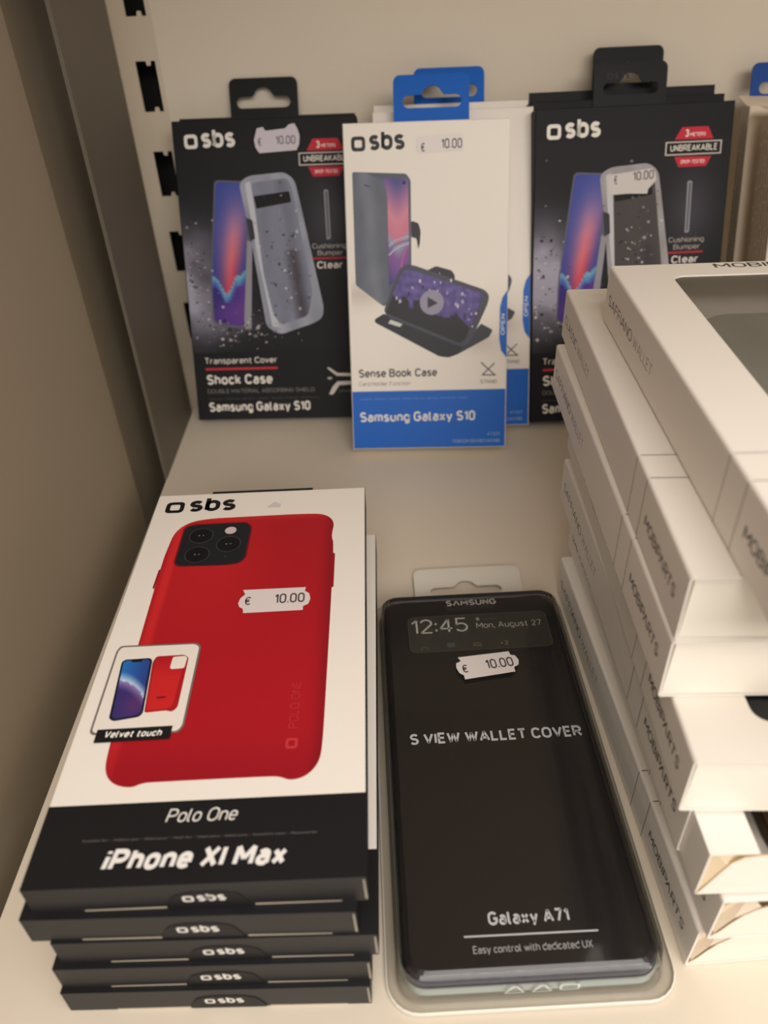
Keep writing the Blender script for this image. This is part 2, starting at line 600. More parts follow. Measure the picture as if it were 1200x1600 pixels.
def carton(b, w, h, t, front, side_l, side_r, top, back=None):
    """standing carton body: front at y=0, back at y=t, slightly softened front edges"""
    c = 0.5
    b.face([(c, 0, c), (w - c, 0, c), (w - c, 0, h - c), (c, 0, h - c)], front)
    b.face([(0, c, 0), (0, c, h), (c, 0, h - c), (c, 0, c)], side_l)
    b.face([(w, c, 0), (w, c, h), (w - c, 0, h - c), (w - c, 0, c)], side_r)
    b.face([(0, c, h), (w, c, h), (w - c, 0, h - c), (c, 0, h - c)], top)
    b.face([(0, c, 0), (w, c, 0), (w - c, 0, c), (c, 0, c)], top)
    b.face([(0, c, 0), (0, c, h), (0, t, h), (0, t, 0)], side_l)
    b.face([(w, c, 0), (w, c, h), (w, t, h), (w, t, 0)], side_r)
    b.face([(0, c, h), (w, c, h), (w, t, h), (0, t, h)], top)
    b.face([(0, c, 0), (w, c, 0), (w, t, 0), (0, t, 0)], top)
    b.face([(0, t, 0), (w, t, 0), (w, t, h), (0, t, h)], back or front)


LK = 0.98          # leaning cartons stand on their lower back edge


def lean_root(name, x, y, yaw, lean, label, group, t=15.0, cat='box'):
    z = t * LK * 0.001 * math.sin(lean) + 0.0002
    s = (CAM_H - z) / CAM_H
    o = empty(name, (x * s, y * s, z), (0, 0, 0), label, cat, group)
    o.rotation_euler = (Matrix.Rotation(yaw, 3, 'Z') @ Matrix.Rotation(-lean, 3, 'X')).to_euler()
    return o


# ------------------------------------------------------------------ phone wallpaper used on the black and white cartons
def wallpaper(x0, y0, x1, y1):
    def f(u, v):
        s, t = (u - x0) / (x1 - x0), (v - y0) / (y1 - y0)
        edge = 0.34 + 0.10 * (s - 0.3) - 0.13 * math.exp(-((s - 0.48) / 0.16) ** 2) + 0.03 * math.sin(s * 14)
        if t > edge:
            q = (t - edge) / (1 - edge)
            pk = math.exp(-((s - 0.50 - 0.34 * q) / (0.20 + 0.22 * q)) ** 2) * (1 - max(0, q - 0.45) * 1.5)
            c = mix((58, 74, 156), ramp([(0, (214, 70, 92)), (0.25, (222, 116, 126)), (0.6, (188, 136, 170)), (1, (110, 110, 180))], q), pk)
            return c
        if t > edge - 0.07:
            return mix((120, 190, 206), (72, 96, 176), (edge - t) / 0.07 * (0.6 + 0.8 * abs(math.sin(s * 9))))
        return ramp([(0, (58, 46, 128)), (0.5, (96, 58, 146)), (1, (110, 66, 150))], s * 0.8 + 0.2 * math.sin(t * 20))
    return f


def black_front(b, w, h, seed, inner, ringcol, clear_col):
    """printed front of the black shock-case carton"""
    a = Art(b, front_fn)
    rnd = random.Random(seed)

    def smoke(u, v):
        base = (25, 24, 28)
        n = noise.fractal(Vector((u * 0.035, v * 0.035, seed)), 1.0, 2.0, 4) * 0.5 + 0.5
        left = math.exp(-((u - 2) / 24) ** 2 - ((v - 92) / 30) ** 2)
        halo = 0.45 * math.exp(-((u - 98) / 16) ** 2 - ((v - 130) / 24) ** 2)
        low = 0.35 * math.exp(-((u - 32) / 26) ** 2 - ((v - 62) / 9) ** 2)
        k = 1.5 * left * (0.35 + 0.9 * n) + halo * 0.6 + 1.3 * low * n
        return mix(base, (166, 164, 182), k)
    a.grad([(0.6, 46), (w - 0.6, 46), (w - 0.6, 172), (0.6, 172)], smoke, 2.2)
    a.up()
    a.logo(7.2, 173.4, 1.0, (236, 232, 224))
    # red / black badge
    red = (196, 44, 62)
    a.poly([(85, 170.3), (108.5, 170.2), (104.8, 177), (89, 177)], red)
    a.poly([(85.5, 160.7), (108, 160.4), (105.2, 155), (88.3, 155)], red)
    a.up().poly([(79.6, 161.6), (113.8, 161.6), (113.8, 169.2), (79.6, 169.2)], (206, 196, 186))
    a.up().poly([(80.4, 162.3), (113.0, 162.3), (113.0, 168.5), (80.4, 168.5)], (20, 19, 22))
    a.up()
    a.text('UNBREAKABLE', 82.6, 163.8, 28.4, 3.3, (228, 222, 212), 0.02)
    a.text('3', 91.2, 171.6, 2.2, 3.7, (245, 230, 225), 0.03)
    a.text('METERS', 94.2, 171.9, 9.3, 1.9, (245, 225, 222), 0.02)
    a.text('DROP-TESTED', 89.6, 156.8, 14.6, 1.9, (245, 225, 222), 0.02)
    # glass phone behind
    ph = rounded([(25.4, 153.6), (44, 152.4), (42.5, 120), (37.2, 62.8), (17.0, 66.4), (17.6, 92), (21, 120)], 3)
    a.poly(rounded([(24.4, 154.8), (45.5, 153.4), (46, 116), (41, 61.2), (36, 60.5), (16.0, 65.4), (16.6, 92), (20, 120)], 3), (96, 96, 112))
    a.up().grad(ph, wallpaper(15, 64, 44, 154), 1.3)
    a.up().poly([(43.0, 118), (46.2, 116), (41.6, 61), (36.6, 61.5)], (150, 150, 158))
    # clear case in front
    oc = rounded([(40.2, 152.6), (46.6, 156.6), (70, 158.2), (76.2, 153.6), (79, 140), (91.2, 74.5), (90.2, 67.4), (84, 64), (61, 57.0), (52, 62.4), (45.6, 118)], 3.5)
    a.up().grad(oc, lambda u, v: mix(ringcol, mix(ringcol, (214, 216, 226), 0.55), 0.5 + 0.5 * noise.noise(Vector((u * 0.12, v * 0.05, 3.0)))), 2.0)
    a.up()
    a.poly([(44, 152), (47.4, 153.4), (54, 100), (60.5, 62), (56, 62.5), (48.5, 112)], mix(ringcol, (225, 228, 234), 0.7))
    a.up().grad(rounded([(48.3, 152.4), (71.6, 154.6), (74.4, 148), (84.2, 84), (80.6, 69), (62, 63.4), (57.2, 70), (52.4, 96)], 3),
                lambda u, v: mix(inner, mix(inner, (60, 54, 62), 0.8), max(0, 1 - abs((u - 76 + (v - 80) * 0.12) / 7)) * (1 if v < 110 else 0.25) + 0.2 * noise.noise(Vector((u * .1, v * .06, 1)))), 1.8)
    a.up().poly(rounded([(49.2, 144.4), (72.4, 146.8), (73.4, 140.2), (50.4, 136.8)], 0.8), (22, 20, 22))
    a.poly(rounded([(43.4, 131.5), (47.4, 130), (48.4, 118.5), (45, 117)], 0.8), (58, 56, 64))
    # debris
    a.up()
    for i in range(300):
        z = rnd.random()
        if z < 0.42:
            u, v = rnd.gauss(38, 17), rnd.gauss(59, 6)
        elif z < 0.72:
            u, v = rnd.gauss(66, 9), rnd.gauss(104, 22)
        else:
            u, v = abs(rnd.gauss(6, 9)) + 2, rnd.gauss(92, 19)
        if not (2 < u < w - 3 and 47 < v < 170):
            continue
        r = min(1.7, abs(rnd.gauss(0.40, 0.42)) + 0.2)
        n = rnd.randint(4, 6)
        ph0 = rnd.random() * 6
        g = rnd.choice([(186, 180, 184), (150, 146, 156), (118, 114, 124), (96, 92, 102), (204, 198, 196), (44, 41, 47), (60, 56, 62)])
        a.poly([(u + r * rnd.uniform(.6, 1.2) * math.cos(ph0 + 2 * math.pi * j / n), v + r * rnd.uniform(.5, 1) * math.sin(ph0 + 2 * math.pi * j / n)) for j in range(n)], g)
    # bumper detail
    a.up().poly(rounded([(94.6, 147), (97.6, 147), (98.0, 117.2), (95.2, 116.6)], 1.2), (150, 150, 158))
    a.up().poly(rounded([(95.6, 146), (96.9, 146), (97.1, 118.2), (96.0, 118.0)], 0.5), (96, 96, 104))
    a.text('Cushioning', 85.6, 111.4, 22.2, 2.9, (178, 170, 164), 0.0)
    a.text('Bumper', 88.9, 107.1, 16.6, 2.9, (178, 170, 164), 0.0)
    a.poly([(85.2, 104.8), (107.6, 104.8), (107.6, 105.7), (85.2, 105.7)], red)
    a.text('Clear', 88.2, 98.8, 16.6, 4.2, (226, 220, 210), 0.02)
    # titles
    a.text('Transparent Cover', 8.1, 38.4, 49.3, 3.9, (222, 216, 206), 0.012)
    a.poly([(8, 34.2), (57.6, 34.2), (57.6, 35.6), (8, 35.6)], (206, 52, 66))
    a.text('Shock Case', 8.2, 24.3, 45.4, 6.2, (234, 228, 218), 0.03)
    a.text('DOUBLE MATERIAL ABSORBING SHIELD', 8.1, 18.4, 74.2, 2.6, (128, 122, 118))
    a.text('Suitable for - Adatto per - Ideal pour - Ideal für - Ideal para - Ideal para - Geschikt voor', 8.4, 14.1, 77, 1.0, (104, 99, 96))
    a.text('Samsung Galaxy S10', 8.2, 5.6, 70.6, 5.9, (236, 230, 220), 0.03)
    # shield mark at the corner
    wht = (214, 208, 200)
    a.poly([(91.4, 34.2), (93, 34.4), (98.6, 30.6), (108.5, 30.2), (108.5, 28.2), (98, 28.6), (93.4, 32.4)], wht)
    a.poly([(92.2, 16), (95, 16), (99.6, 22.2), (108.5, 22.6), (108.5, 25), (98.2, 24.8), (94.6, 21)], wht)
    a.text('+', 91.6, 25.2, 3.2, 3.8, wht, 0.02)
    a.text('protection', 99.5, 17.6, 13.5, 1.5, (120, 115, 112))


def black_box(name, x, y, yaw, w, h, lean, t, label, seed, inner, ringcol, clear_col, header, tabspec, stick=None, print_front=True):
    root = lean_root(name, x, y, yaw, lean, label, 'black hanging case boxes on the back panel', t)
    b = MB()
    carton(b, w, h, t, INK, INK, INK, INK)
    b.box(1.5, t - 0.5, h, w - 1.5, t, header, (28, 27, 30))
    if print_front:
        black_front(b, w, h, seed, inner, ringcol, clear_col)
    b.build('carton', M['matte'], root, LK * 0.001)
    x0, x1, y0, y1, hole, emb = tabspec
    hang_tab(root, x0, x1, y0, y1, t + 1.1, (17, 17, 19), LK * 0.001, hole, emb)
    if stick:
        sticker(root, stick[0], front_fn, stick[1], LK * 0.001, stick[2], stick[3])
    return root


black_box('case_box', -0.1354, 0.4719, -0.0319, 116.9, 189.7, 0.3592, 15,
          'black leaning shock-case box by the slotted upright, price sticker above its badge', 3, (132, 136, 154), (134, 138, 154), None, 193.6,  # bluish glare put into the two case colours of this copy of the print
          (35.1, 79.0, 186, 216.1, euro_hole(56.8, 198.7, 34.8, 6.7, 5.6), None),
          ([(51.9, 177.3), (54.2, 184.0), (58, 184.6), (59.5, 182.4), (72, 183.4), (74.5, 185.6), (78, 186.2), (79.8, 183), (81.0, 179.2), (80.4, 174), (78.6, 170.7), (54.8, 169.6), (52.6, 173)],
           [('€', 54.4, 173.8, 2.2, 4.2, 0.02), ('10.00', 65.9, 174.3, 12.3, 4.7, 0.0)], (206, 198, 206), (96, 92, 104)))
black_box('case_box', 0.0925, 0.4526, 0.0227, 119.9, 190.3, 0.3131, 15,
          'black leaning shock-case box next to the pale stack, price sticker across the pictured case', 9, (76, 71, 70), (140, 134, 134), None, 192,
          (38.6, 83.4, 186, 216.0, euro_hole(61.4, 198.4, 34, 6.6, 5.6), (40, 39, 42)),
          ([(46.9, 140.8), (45.6, 143.5), (45.8, 150), (47.4, 152.4), (72, 155.0), (74.4, 152.4), (75.3, 148.3), (73.4, 146.2), (70.6, 143.4), (70.1, 140.7), (58, 141.2)],
           [('€', 49.4, 146.8, 1.9, 4.6, 0.05), ('10.00', 61.0, 148.3, 12.6, 4.8, 0.06)], (206, 200, 196), (86, 80, 80)))
black_box('case_box', 0.0921, 0.4688, 0.0227, 119.9, 192.0, 0.3131, 13,
          'black case box standing hidden behind the other black box beside the cream cartons', 5, (76, 71, 70), (140, 134, 134), None, 199,
          (41.4, 85.2, 190, 222.5, euro_hole(63.4, 202.4, 34, 6.6, 5.6), None), None, False)

# ------------------------------------------------------------------ white and blue book-case cartons
BLUE = (0, 96, 196)


def blue_front(b, w, h, wine=False):
    a = Art(b, front_fn)
    a.poly([(0.5, 0.5), (w - 0.5, 0.5), (w - 0.5, 37.2), (0.5, 37.2)], BLUE)
    sh = (206, 197, 186)
    a.grad([(2, 84), (30, 84), (34, 104), (2, 110)], lambda u, v: mix(WHITE, sh, 0.9 * math.exp(-((u - 8) / 13) ** 2 - ((v - 97) / 7) ** 2)), 2.0)
    a.grad([(40, 52), (96, 52), (96, 83.5), (40, 83.5)], lambda u, v: mix(WHITE, sh, 0.9 * math.exp(-((u - 80) / 14) ** 2 - ((v - 67) / 7) ** 2)), 2.0)
    a.up().logo(4.8, 178.1, 0.97, INK)
    cov, dk = ((92, 98, 112), (34, 33, 42)) if not wine else ((150, 30, 60), (146, 22, 54))
    # upright book case with the phone
    a.poly(rounded([(5, 167), (37.0, 165.2), (39.6, 161.5), (39.3, 112), (25.8, 92), (21.9, 89.2), (4.9, 102.4)], 1.5), mix(cov, (40, 42, 50), 0.2))
    a.up().grad([(11.7, 163.7), (38.0, 162.5), (38.1, 111), (30, 104), (25.6, 101.9), (25.4, 153.3)],
                lambda u, v: ramp([(100, (58, 54, 120)), (112, (116, 74, 150)), (120, (134, 86, 156)), (126, (148, 160, 186)), (131, (208, 120, 146)), (142, (214, 136, 156)), (152, (160, 108, 156)), (163, (78, 72, 140))], v + 3 * math.sin(u * 0.45)), 1.4)
    a.up()
    a.poly(circle(35.6, 160.2, 1.1, 12), (20, 20, 26))
    for r in range(3):
        a.line([(25.9, 119.5 + r * 2.6), (29, 122.4 + r * 2.6), (33, 124.4 + r * 2.2), (38, 126 + r * 2)], 0.6, [(196, 206, 220), (96, 84, 150), (176, 190, 212)][r])
    a.line([(33, 111.5), (34, 117), (36, 122), (36.6, 125)], 0.7, (196, 96, 140))
    a.up().grad(rounded([(4.9, 167.0), (13, 166.2), (22.5, 162.4), (25.2, 156), (24.9, 108), (25.4, 94.2), (22.2, 89.4), (4.9, 102.4)], 1.2),
                lambda u, v: mix(cov, (134, 140, 152) if not wine else (150, 50, 70), 0.5 * math.exp(-((u - 15 + (v - 130) * 0.06) / 4.5) ** 2) + 0.25 * noise.noise(Vector((u * .15, v * .08, 2)))), 1.8)
    a.up().line([(12, 159.5), (15.5, 158.6)], 0.9, (70, 76, 90))
    a.poly(rounded([(39.5, 138.8), (43.8, 137.4), (45.2, 133), (44.7, 126), (43.6, 122.3), (42.6, 128.8), (39.5, 129.4)], 1), dk)
    # stand case lying in front
    a.up().poly(rounded([(15.9, 81.6), (21.8, 85), (66, 66.5), (70, 64.5), (82, 77.6), (89.2, 73.7), (87, 69.4), (67.3, 59.2), (61.9, 57.4), (56, 58.2), (16.3, 79.7)], 1.2), dk)
    a.up().poly([(70, 64.5), (82, 77.6), (89, 73.6), (86.6, 69.6), (68.5, 60.2)], (54, 56, 66))
    a.poly([(24.4, 79.1), (25.8, 81.3), (33.3, 78.5), (31.6, 76.7)], (206, 212, 204))
    a.poly(rounded([(48.2, 109.6), (54.2, 112.4), (63.8, 109.6), (65.8, 106.6), (65.6, 103)], 1.2), dk)
    a.up().poly(rounded([(32.0, 111.3), (36.2, 113.9), (41, 113.1), (84.1, 97.7), (86.9, 94.3), (85.9, 89.3), (76.3, 68.7), (72.7, 64.2), (67.6, 64.5), (24.4, 82.8), (21.8, 86.8)], 2), (66, 68, 82))
    rnd = random.Random(4)

    def crowd(u, v):
        t = (v - (86 - (u - 22) * 0.33)) / 26          # along the screen's height
        p = noise.noise(Vector((u * 0.22, v * 0.16, 7)))
        if t < 0.44 + 0.34 * p:
            return (24, 22, 30)
        return mix((66, 56, 122), (112, 96, 168), 0.5 + 0.8 * noise.noise(Vector((u * .3, v * .3, 1))))
    a.up().grad(rounded([(33.6, 109.4), (37.4, 111.2), (82.2, 95.6), (82.2, 92.6), (72.4, 68.6), (69.0, 66), (22.9, 85.4)], 1.2), crowd, 1.2)
    a.up()
    for cx, cy, n_ in ((57, 101, 9), (66, 92, 8), (76, 84, 7), (44, 100, 5), (34, 94, 4)):
        for i in range(n_):
            u, v = rnd.gauss(cx, 3.2), rnd.gauss(cy, 3.0)
            r = rnd.uniform(0.4, 1.3)
            q = [(u + r * rnd.uniform(.5, 1) * math.cos(j * 1.26), v + r * rnd.uniform(.8, 1.6) * math.sin(j * 1.26)) for j in range(5)]
            a.poly(q, rnd.choice([(190, 182, 206), (222, 210, 216), (170, 160, 200), (30, 28, 38)]))
    a.up().poly(circle(51.6, 91, 7.4, 30), (150, 146, 168))
    a.up().poly([(49.0, 94.4), (49.0, 87.6), (55.3, 90.6)], (40, 38, 52))
    # words
    a.text('Sense Book Case', 5.1, 46.0, 49.4, 4.7, (58, 56, 60), 0.02)
    a.text('Card Holder Function', 4.9, 40.7, 32.6, 2.4, (150, 144, 140))
    ic = (96, 92, 92)
    a.line([(82.2, 53.9), (90.6, 46.2)], 0.7, ic)
    a.line([(90.4, 53.2), (83, 46.2), (91.3, 46.0)], 0.7, ic)
    a.text('STAND', 81.8, 40.9, 10.4, 2.1, (120, 116, 114))
    a.text('Suitable for - Adatto per - Ideal pour - Ideal für - Ideal para - Ideal para - Geschikt voor - Passend', 5.3, 32.0, 68, 1.0, (140, 176, 214))
    a.text('Samsung Galaxy S10', 5.0, 17.6, 73.6, 5.8, (226, 228, 228), 0.03)
    a.text('47321', 86.2, 7.6, 8.0, 2.0, (150, 184, 216))
    a.text('TEBOOKSENSESAS10B', 64.0, 3.3, 30.4, 2.0, (150, 184, 216))


def blue_box(x, y, yaw, w, h, lean, t, label, header, tabspec, stick, wine):
    root = lean_root('book_case_box', x, y, yaw, lean, label, 'white and blue book-case boxes on the back panel', t)
    b = MB()
    carton(b, w, h, t, WHITE, WHITE, WHITE, WHITE)
    b.face([(-0.05, 0.5, 0.2), (-0.05, 0.5, 37), (-0.05, t, 37), (-0.05, t, 0.2)], BLUE)
    b.face([(w + 0.05, 0.5, 0.2), (w + 0.05, 0.5, 37), (w + 0.05, t, 37), (w + 0.05, t, 0.2)], BLUE)
    if header > h:
        b.box(0.8, t - 0.5, h, w - 1.2, t, header, WHITE, {'left': (190, 160, 120), 'top': (190, 165, 130)})
    blue_front(b, w, h, wine)
    b.build('carton', M['carton'], root, LK * 0.001)
    # blue open tab wrapping the edge
    b = MB()
    b.prism([(w - 0.3, 97.2), (w - 3.2, 93), (w - 4.7, 87), (w - 4.9, 68), (w - 3.6, 61), (w - 0.3, 56.6)], [], front_fn, 0.22, 0.32, BLUE)
    Art(b, front_fn, 0.35).text('OPEN', w - 1.6, 70.6, 12.6, 2.3, (206, 216, 228), 0.02, vert=True)
    b.build('open_tab', M['carton'], root, LK * 0.001)
    x0, x1, y0, y1, hole = tabspec
    hang_tab(root, x0, x1, y0, y1, t + 1.1, BLUE, LK * 0.001, hole)
    if stick:
        sticker(root, stick[0], front_fn, stick[1], LK * 0.001, (232, 225, 222), (84, 80, 84))
    return root


blue_box(-0.0261, 0.4266, -0.0338, 98.2, 193.5, 0.387, 15, 'white and blue book-case box at the front, whole face showing with price sticker', 193.5,
         (29.8, 75.2, 190, 221.9, euro_hole(53.0, 203.9, 35.4, 7.0, 5.4)),
         (rounded([(43.5, 176), (43.6, 185.4), (70.8, 186.4), (71.2, 177.0)], 2), [('€', 46.0, 176.8, 2.2, 4.4, 0), ('10.00', 58.0, 178.1, 12.0, 5.1, 0.0)]), False)
blue_box(-0.0078, 0.4517, -0.0195, 98.9, 195.1, 0.4072, 15, 'white and blue book-case box half hidden behind the other one', 202.2,
         (26.2, 70.4, 192, 223.0, euro_hole(48.3, 206, 35.4, 7.0, 5.4)), None, True)

# ------------------------------------------------------------------ cream cartons at the end of the row


def cream_box(x, y, lean, w, h, t, label, tab, seed):
    root = lean_root('spare_box', x, y, 0.0, lean, label, 'cream boxes at the end of the back row', t)
    b = MB()
    c = (222, 206, 184)
    carton(b, w, h, t, c, c, c, c)
    # crumpled top flap
    b.mesh([(-0.5, t * 0.2, h), (w * .5, t * .1, h + 1), (w * .5, t + 1, h + 6), (-2.5, t + 1, h + 7.5), (6, t * 0.5, h + 3)], [(0, 1, 4), (1, 2, 4), (2, 3, 4), (3, 0, 4)], [c] * 5)
    a = Art(b, lambda u, v, d: (-d, u, v))
    rnd = random.Random(seed)
    n = max(2, int(t / 3.4))
    for i in range(n):
        u = 2.0 + i * (t - 4.0) / max(1, n - 1)
        v = 176 + rnd.uniform(-3, 3)
        while v > 30:
            l = rnd.uniform(2, 9)
            a.line([(u, v), (u, v - l)], 0.75, rnd.choice([(150, 128, 116), (128, 108, 98), (166, 146, 132)]))
            v -= l + rnd.uniform(0.6, 2.4)
    b.build('carton', M['carton'], root, LK * 0.001)
    if tab:
        hang_tab(root, tab[0], tab[1], h - 4, tab[2], t + 1.1, (18, 70, 150), LK * 0.001, euro_hole((tab[0] + tab[1]) / 2, h + 8, 35, 6.6, 5.4))
    return root


cream_box(0.2253, 0.470, 0.31, 96, 185, 12, 'cream carton with a dark blue hang tab, wedged beside the black box', (4.5, 50, 210.5), 1)
cream_box(0.2305, 0.4345, 0.31, 96, 184, 26, 'thick cream carton with printed side, in front of the thinner cream carton', None, 2)

# ------------------------------------------------------------------ stack of red phone case boxes
RW, RL, RT = 95.6, 185.2, 12.55
REDG = 'red case boxes stacked near the taupe side wall'


def red_front(b, w, h, t):
    a = Art(b, flat_fn(t))
    a.poly([(0.02, 0.02), (w - 0.02, 0.02), (w - 0.02, 26.2), (0.02, 25.5)], INK)
    a.up().poly([(51, 172.6), (57.2, 172.4), (57.4, 175.0), (54.4, 177)], (214, 206, 203))
    a.logo(4.8, 171.4, 0.98, INK)
    oc = smooth([(11.0, 136), (11.6, 148), (12.4, 157), (16.4, 163.0), (24, 166), (40, 166.4), (72, 166.9), (78.6, 165.4), (82.2, 160), (81.3, 152), (81.4, 148.6), (82.2, 146), (82.3, 117), (81.9, 60), (81.7, 44),
                 (81, 37.4), (77.4, 32.6), (72.4, 31.2), (69.0, 32.8), (65, 33.0), (30, 32.6), (26.6, 32.4), (23.4, 30.8), (17.6, 32.2), (13.8, 36.6), (12.8, 44), (12.2, 70)])

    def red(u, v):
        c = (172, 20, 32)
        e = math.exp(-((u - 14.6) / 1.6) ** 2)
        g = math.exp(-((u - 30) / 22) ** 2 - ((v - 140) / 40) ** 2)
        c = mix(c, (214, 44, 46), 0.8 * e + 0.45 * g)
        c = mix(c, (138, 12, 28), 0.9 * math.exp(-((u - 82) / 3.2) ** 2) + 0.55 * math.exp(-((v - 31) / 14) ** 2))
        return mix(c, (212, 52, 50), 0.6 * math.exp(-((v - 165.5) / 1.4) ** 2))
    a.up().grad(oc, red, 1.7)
    a.poly([(82, 139), (83.0, 138.4), (83.0, 118), (82, 117.5)], (150, 18, 30))
    a.poly([(11.4, 133), (10.6, 132.4), (10.4, 121.6), (11.2, 121)], (150, 18, 30))
    # camera block
    a.up().poly(rounded([(15.8, 134), (16, 160.5), (20, 162.3), (43.5, 162.6), (46.3, 159), (46.0, 138), (43.5, 134.4), (38, 133.6)], 4), (112, 18, 30))
    a.up().poly(rounded([(16.5, 134.6), (16.6, 159.8), (20, 161.7), (43.0, 162.0), (45.6, 158.6), (45.3, 138.2), (43, 135), (38, 134.2)], 4), (30, 31, 37))
    for x, y in ((24.6, 154.0), (37.3, 147.5), (24.9, 141.2)):
        a.up().poly(circle(x, y, 5.3), (62, 62, 70))
        a.up().poly(circle(x, y, 4.9), (16, 16, 20))
        a.up().poly(circle(x - 0.9, y, 0.45, 8), (110, 112, 124))
        a.poly(circle(x + 0.9, y, 0.45, 8), (90, 92, 104))
    a.poly(circle(37.0, 156.7, 2.5), (206, 192, 190))
    a.poly(circle(37.0, 139.2, 0.6, 8), (60, 60, 70))
    # faint vertical mark on the case
    a.logo_v = None
    a.poly(rounded([(69.8, 42.6), (73.8, 42.6), (73.8, 46.8), (69.8, 46.8)], 1.2), (196, 50, 56), [rounded([(70.8, 43.7), (72.8, 43.7), (72.8, 45.7), (70.8, 45.7)], .4)])
    a.text('POLO ONE', 73.4, 50.4, 19.4, 3.0, (190, 42, 50), 0.01, vert=True)
    # inset picture
    fr = [(4.8, 51.0), (4.6, 88), (5.6, 90.3), (33.4, 90.5), (35.5, 89.0), (35.7, 53.0), (34.2, 50.6)]
    a.up().poly(rounded(fr, 2.2), (118, 108, 104))
    a.up().poly(rounded([(5.5, 51.8), (5.3, 87.6), (6.2, 89.6), (33.0, 89.8), (34.8, 88.4), (35.0, 53.4), (33.8, 51.3)], 1.9), (234, 226, 216))
    a.up().poly(rounded([(7.9, 82.4), (9, 83.5), (17.8, 83.8), (18.9, 82.6), (20.8, 59.2), (19.8, 57.6), (11.6, 56.2), (9.8, 57.4)], 0.8), (20, 22, 46))

    def wp(u, v):
        s = (u - 8) / 12
        e = 74 - 5.5 * s * s * 1.6
        if v > e:
            return mix((196, 222, 240), mix((34, 118, 196), (44, 58, 128), s), (v - e) / 4.0)
        return mix(mix((150, 130, 190), (58, 46, 110), (e - v) / 4.0), (104, 54, 110), 0.6 * math.exp(-((u - 17) / 3.5) ** 2 - ((v - 63) / 4.5) ** 2))
    a.up().grad(rounded([(8.6, 82.2), (9.6, 82.9), (17.4, 83.1), (18.2, 82.2), (20.0, 59.6), (19.2, 58.4), (12.0, 57.1), (10.6, 58)], 0.6), wp, 0.8)
    a.up().poly([(11.2, 83.2), (15.4, 83.4), (15.2, 82.2), (11.8, 82.0)], (16, 16, 24))
    a.poly(rounded([(19.2, 81.6), (20.0, 84.4), (30.1, 84.7), (31.9, 83.2), (32.1, 61), (30.6, 59.1), (28.6, 59.8), (21.2, 59.2)], 1), (168, 24, 34))
    a.up().grad(rounded([(20.0, 81.2), (20.8, 83.6), (29.6, 83.9), (30.8, 82.6), (30.2, 62), (28.8, 60.4), (21.7, 60)], 0.8), lambda u, v: mix((202, 36, 38), (170, 22, 32), (v - 74) / 12), 1.2)
    a.up().poly(rounded([(26.1, 83.8), (30.6, 84.1), (31.4, 83.0), (31.2, 78.3), (26.6, 78.0), (26.0, 78.8)], 0.8), (234, 226, 216))
    a.poly(rounded([(24.0, 65.0), (27.2, 65.1), (27.2, 65.9), (24.0, 65.8)], .3), (120, 18, 28))
    a.up().poly([(7.3, 52.9), (32.0, 53.4), (31.9, 48.2), (7.3, 47.7)], INK)
    a.up().text('Velvet touch', 10.4, 49.5, 18.6, 2.5, (240, 236, 228), 0.03, shear=0.25)
    # words on the black band
    a.text('Polo One', 36.5, 18.5, 21.2, 4.2, (226, 222, 216), 0.0, shear=0.22)
    a.text('Suitable for - Adatto per - Ideal pour - Ideal für - Ideal para - Ideal para - Geschikt voor - Passend für', 13.6, 13.4, 68, 1.0, (112, 108, 106))
    a.text('iPhone XI Max', 21.2, 4.4, 52.0, 5.8, (238, 234, 230), 0.04, shear=0.22)


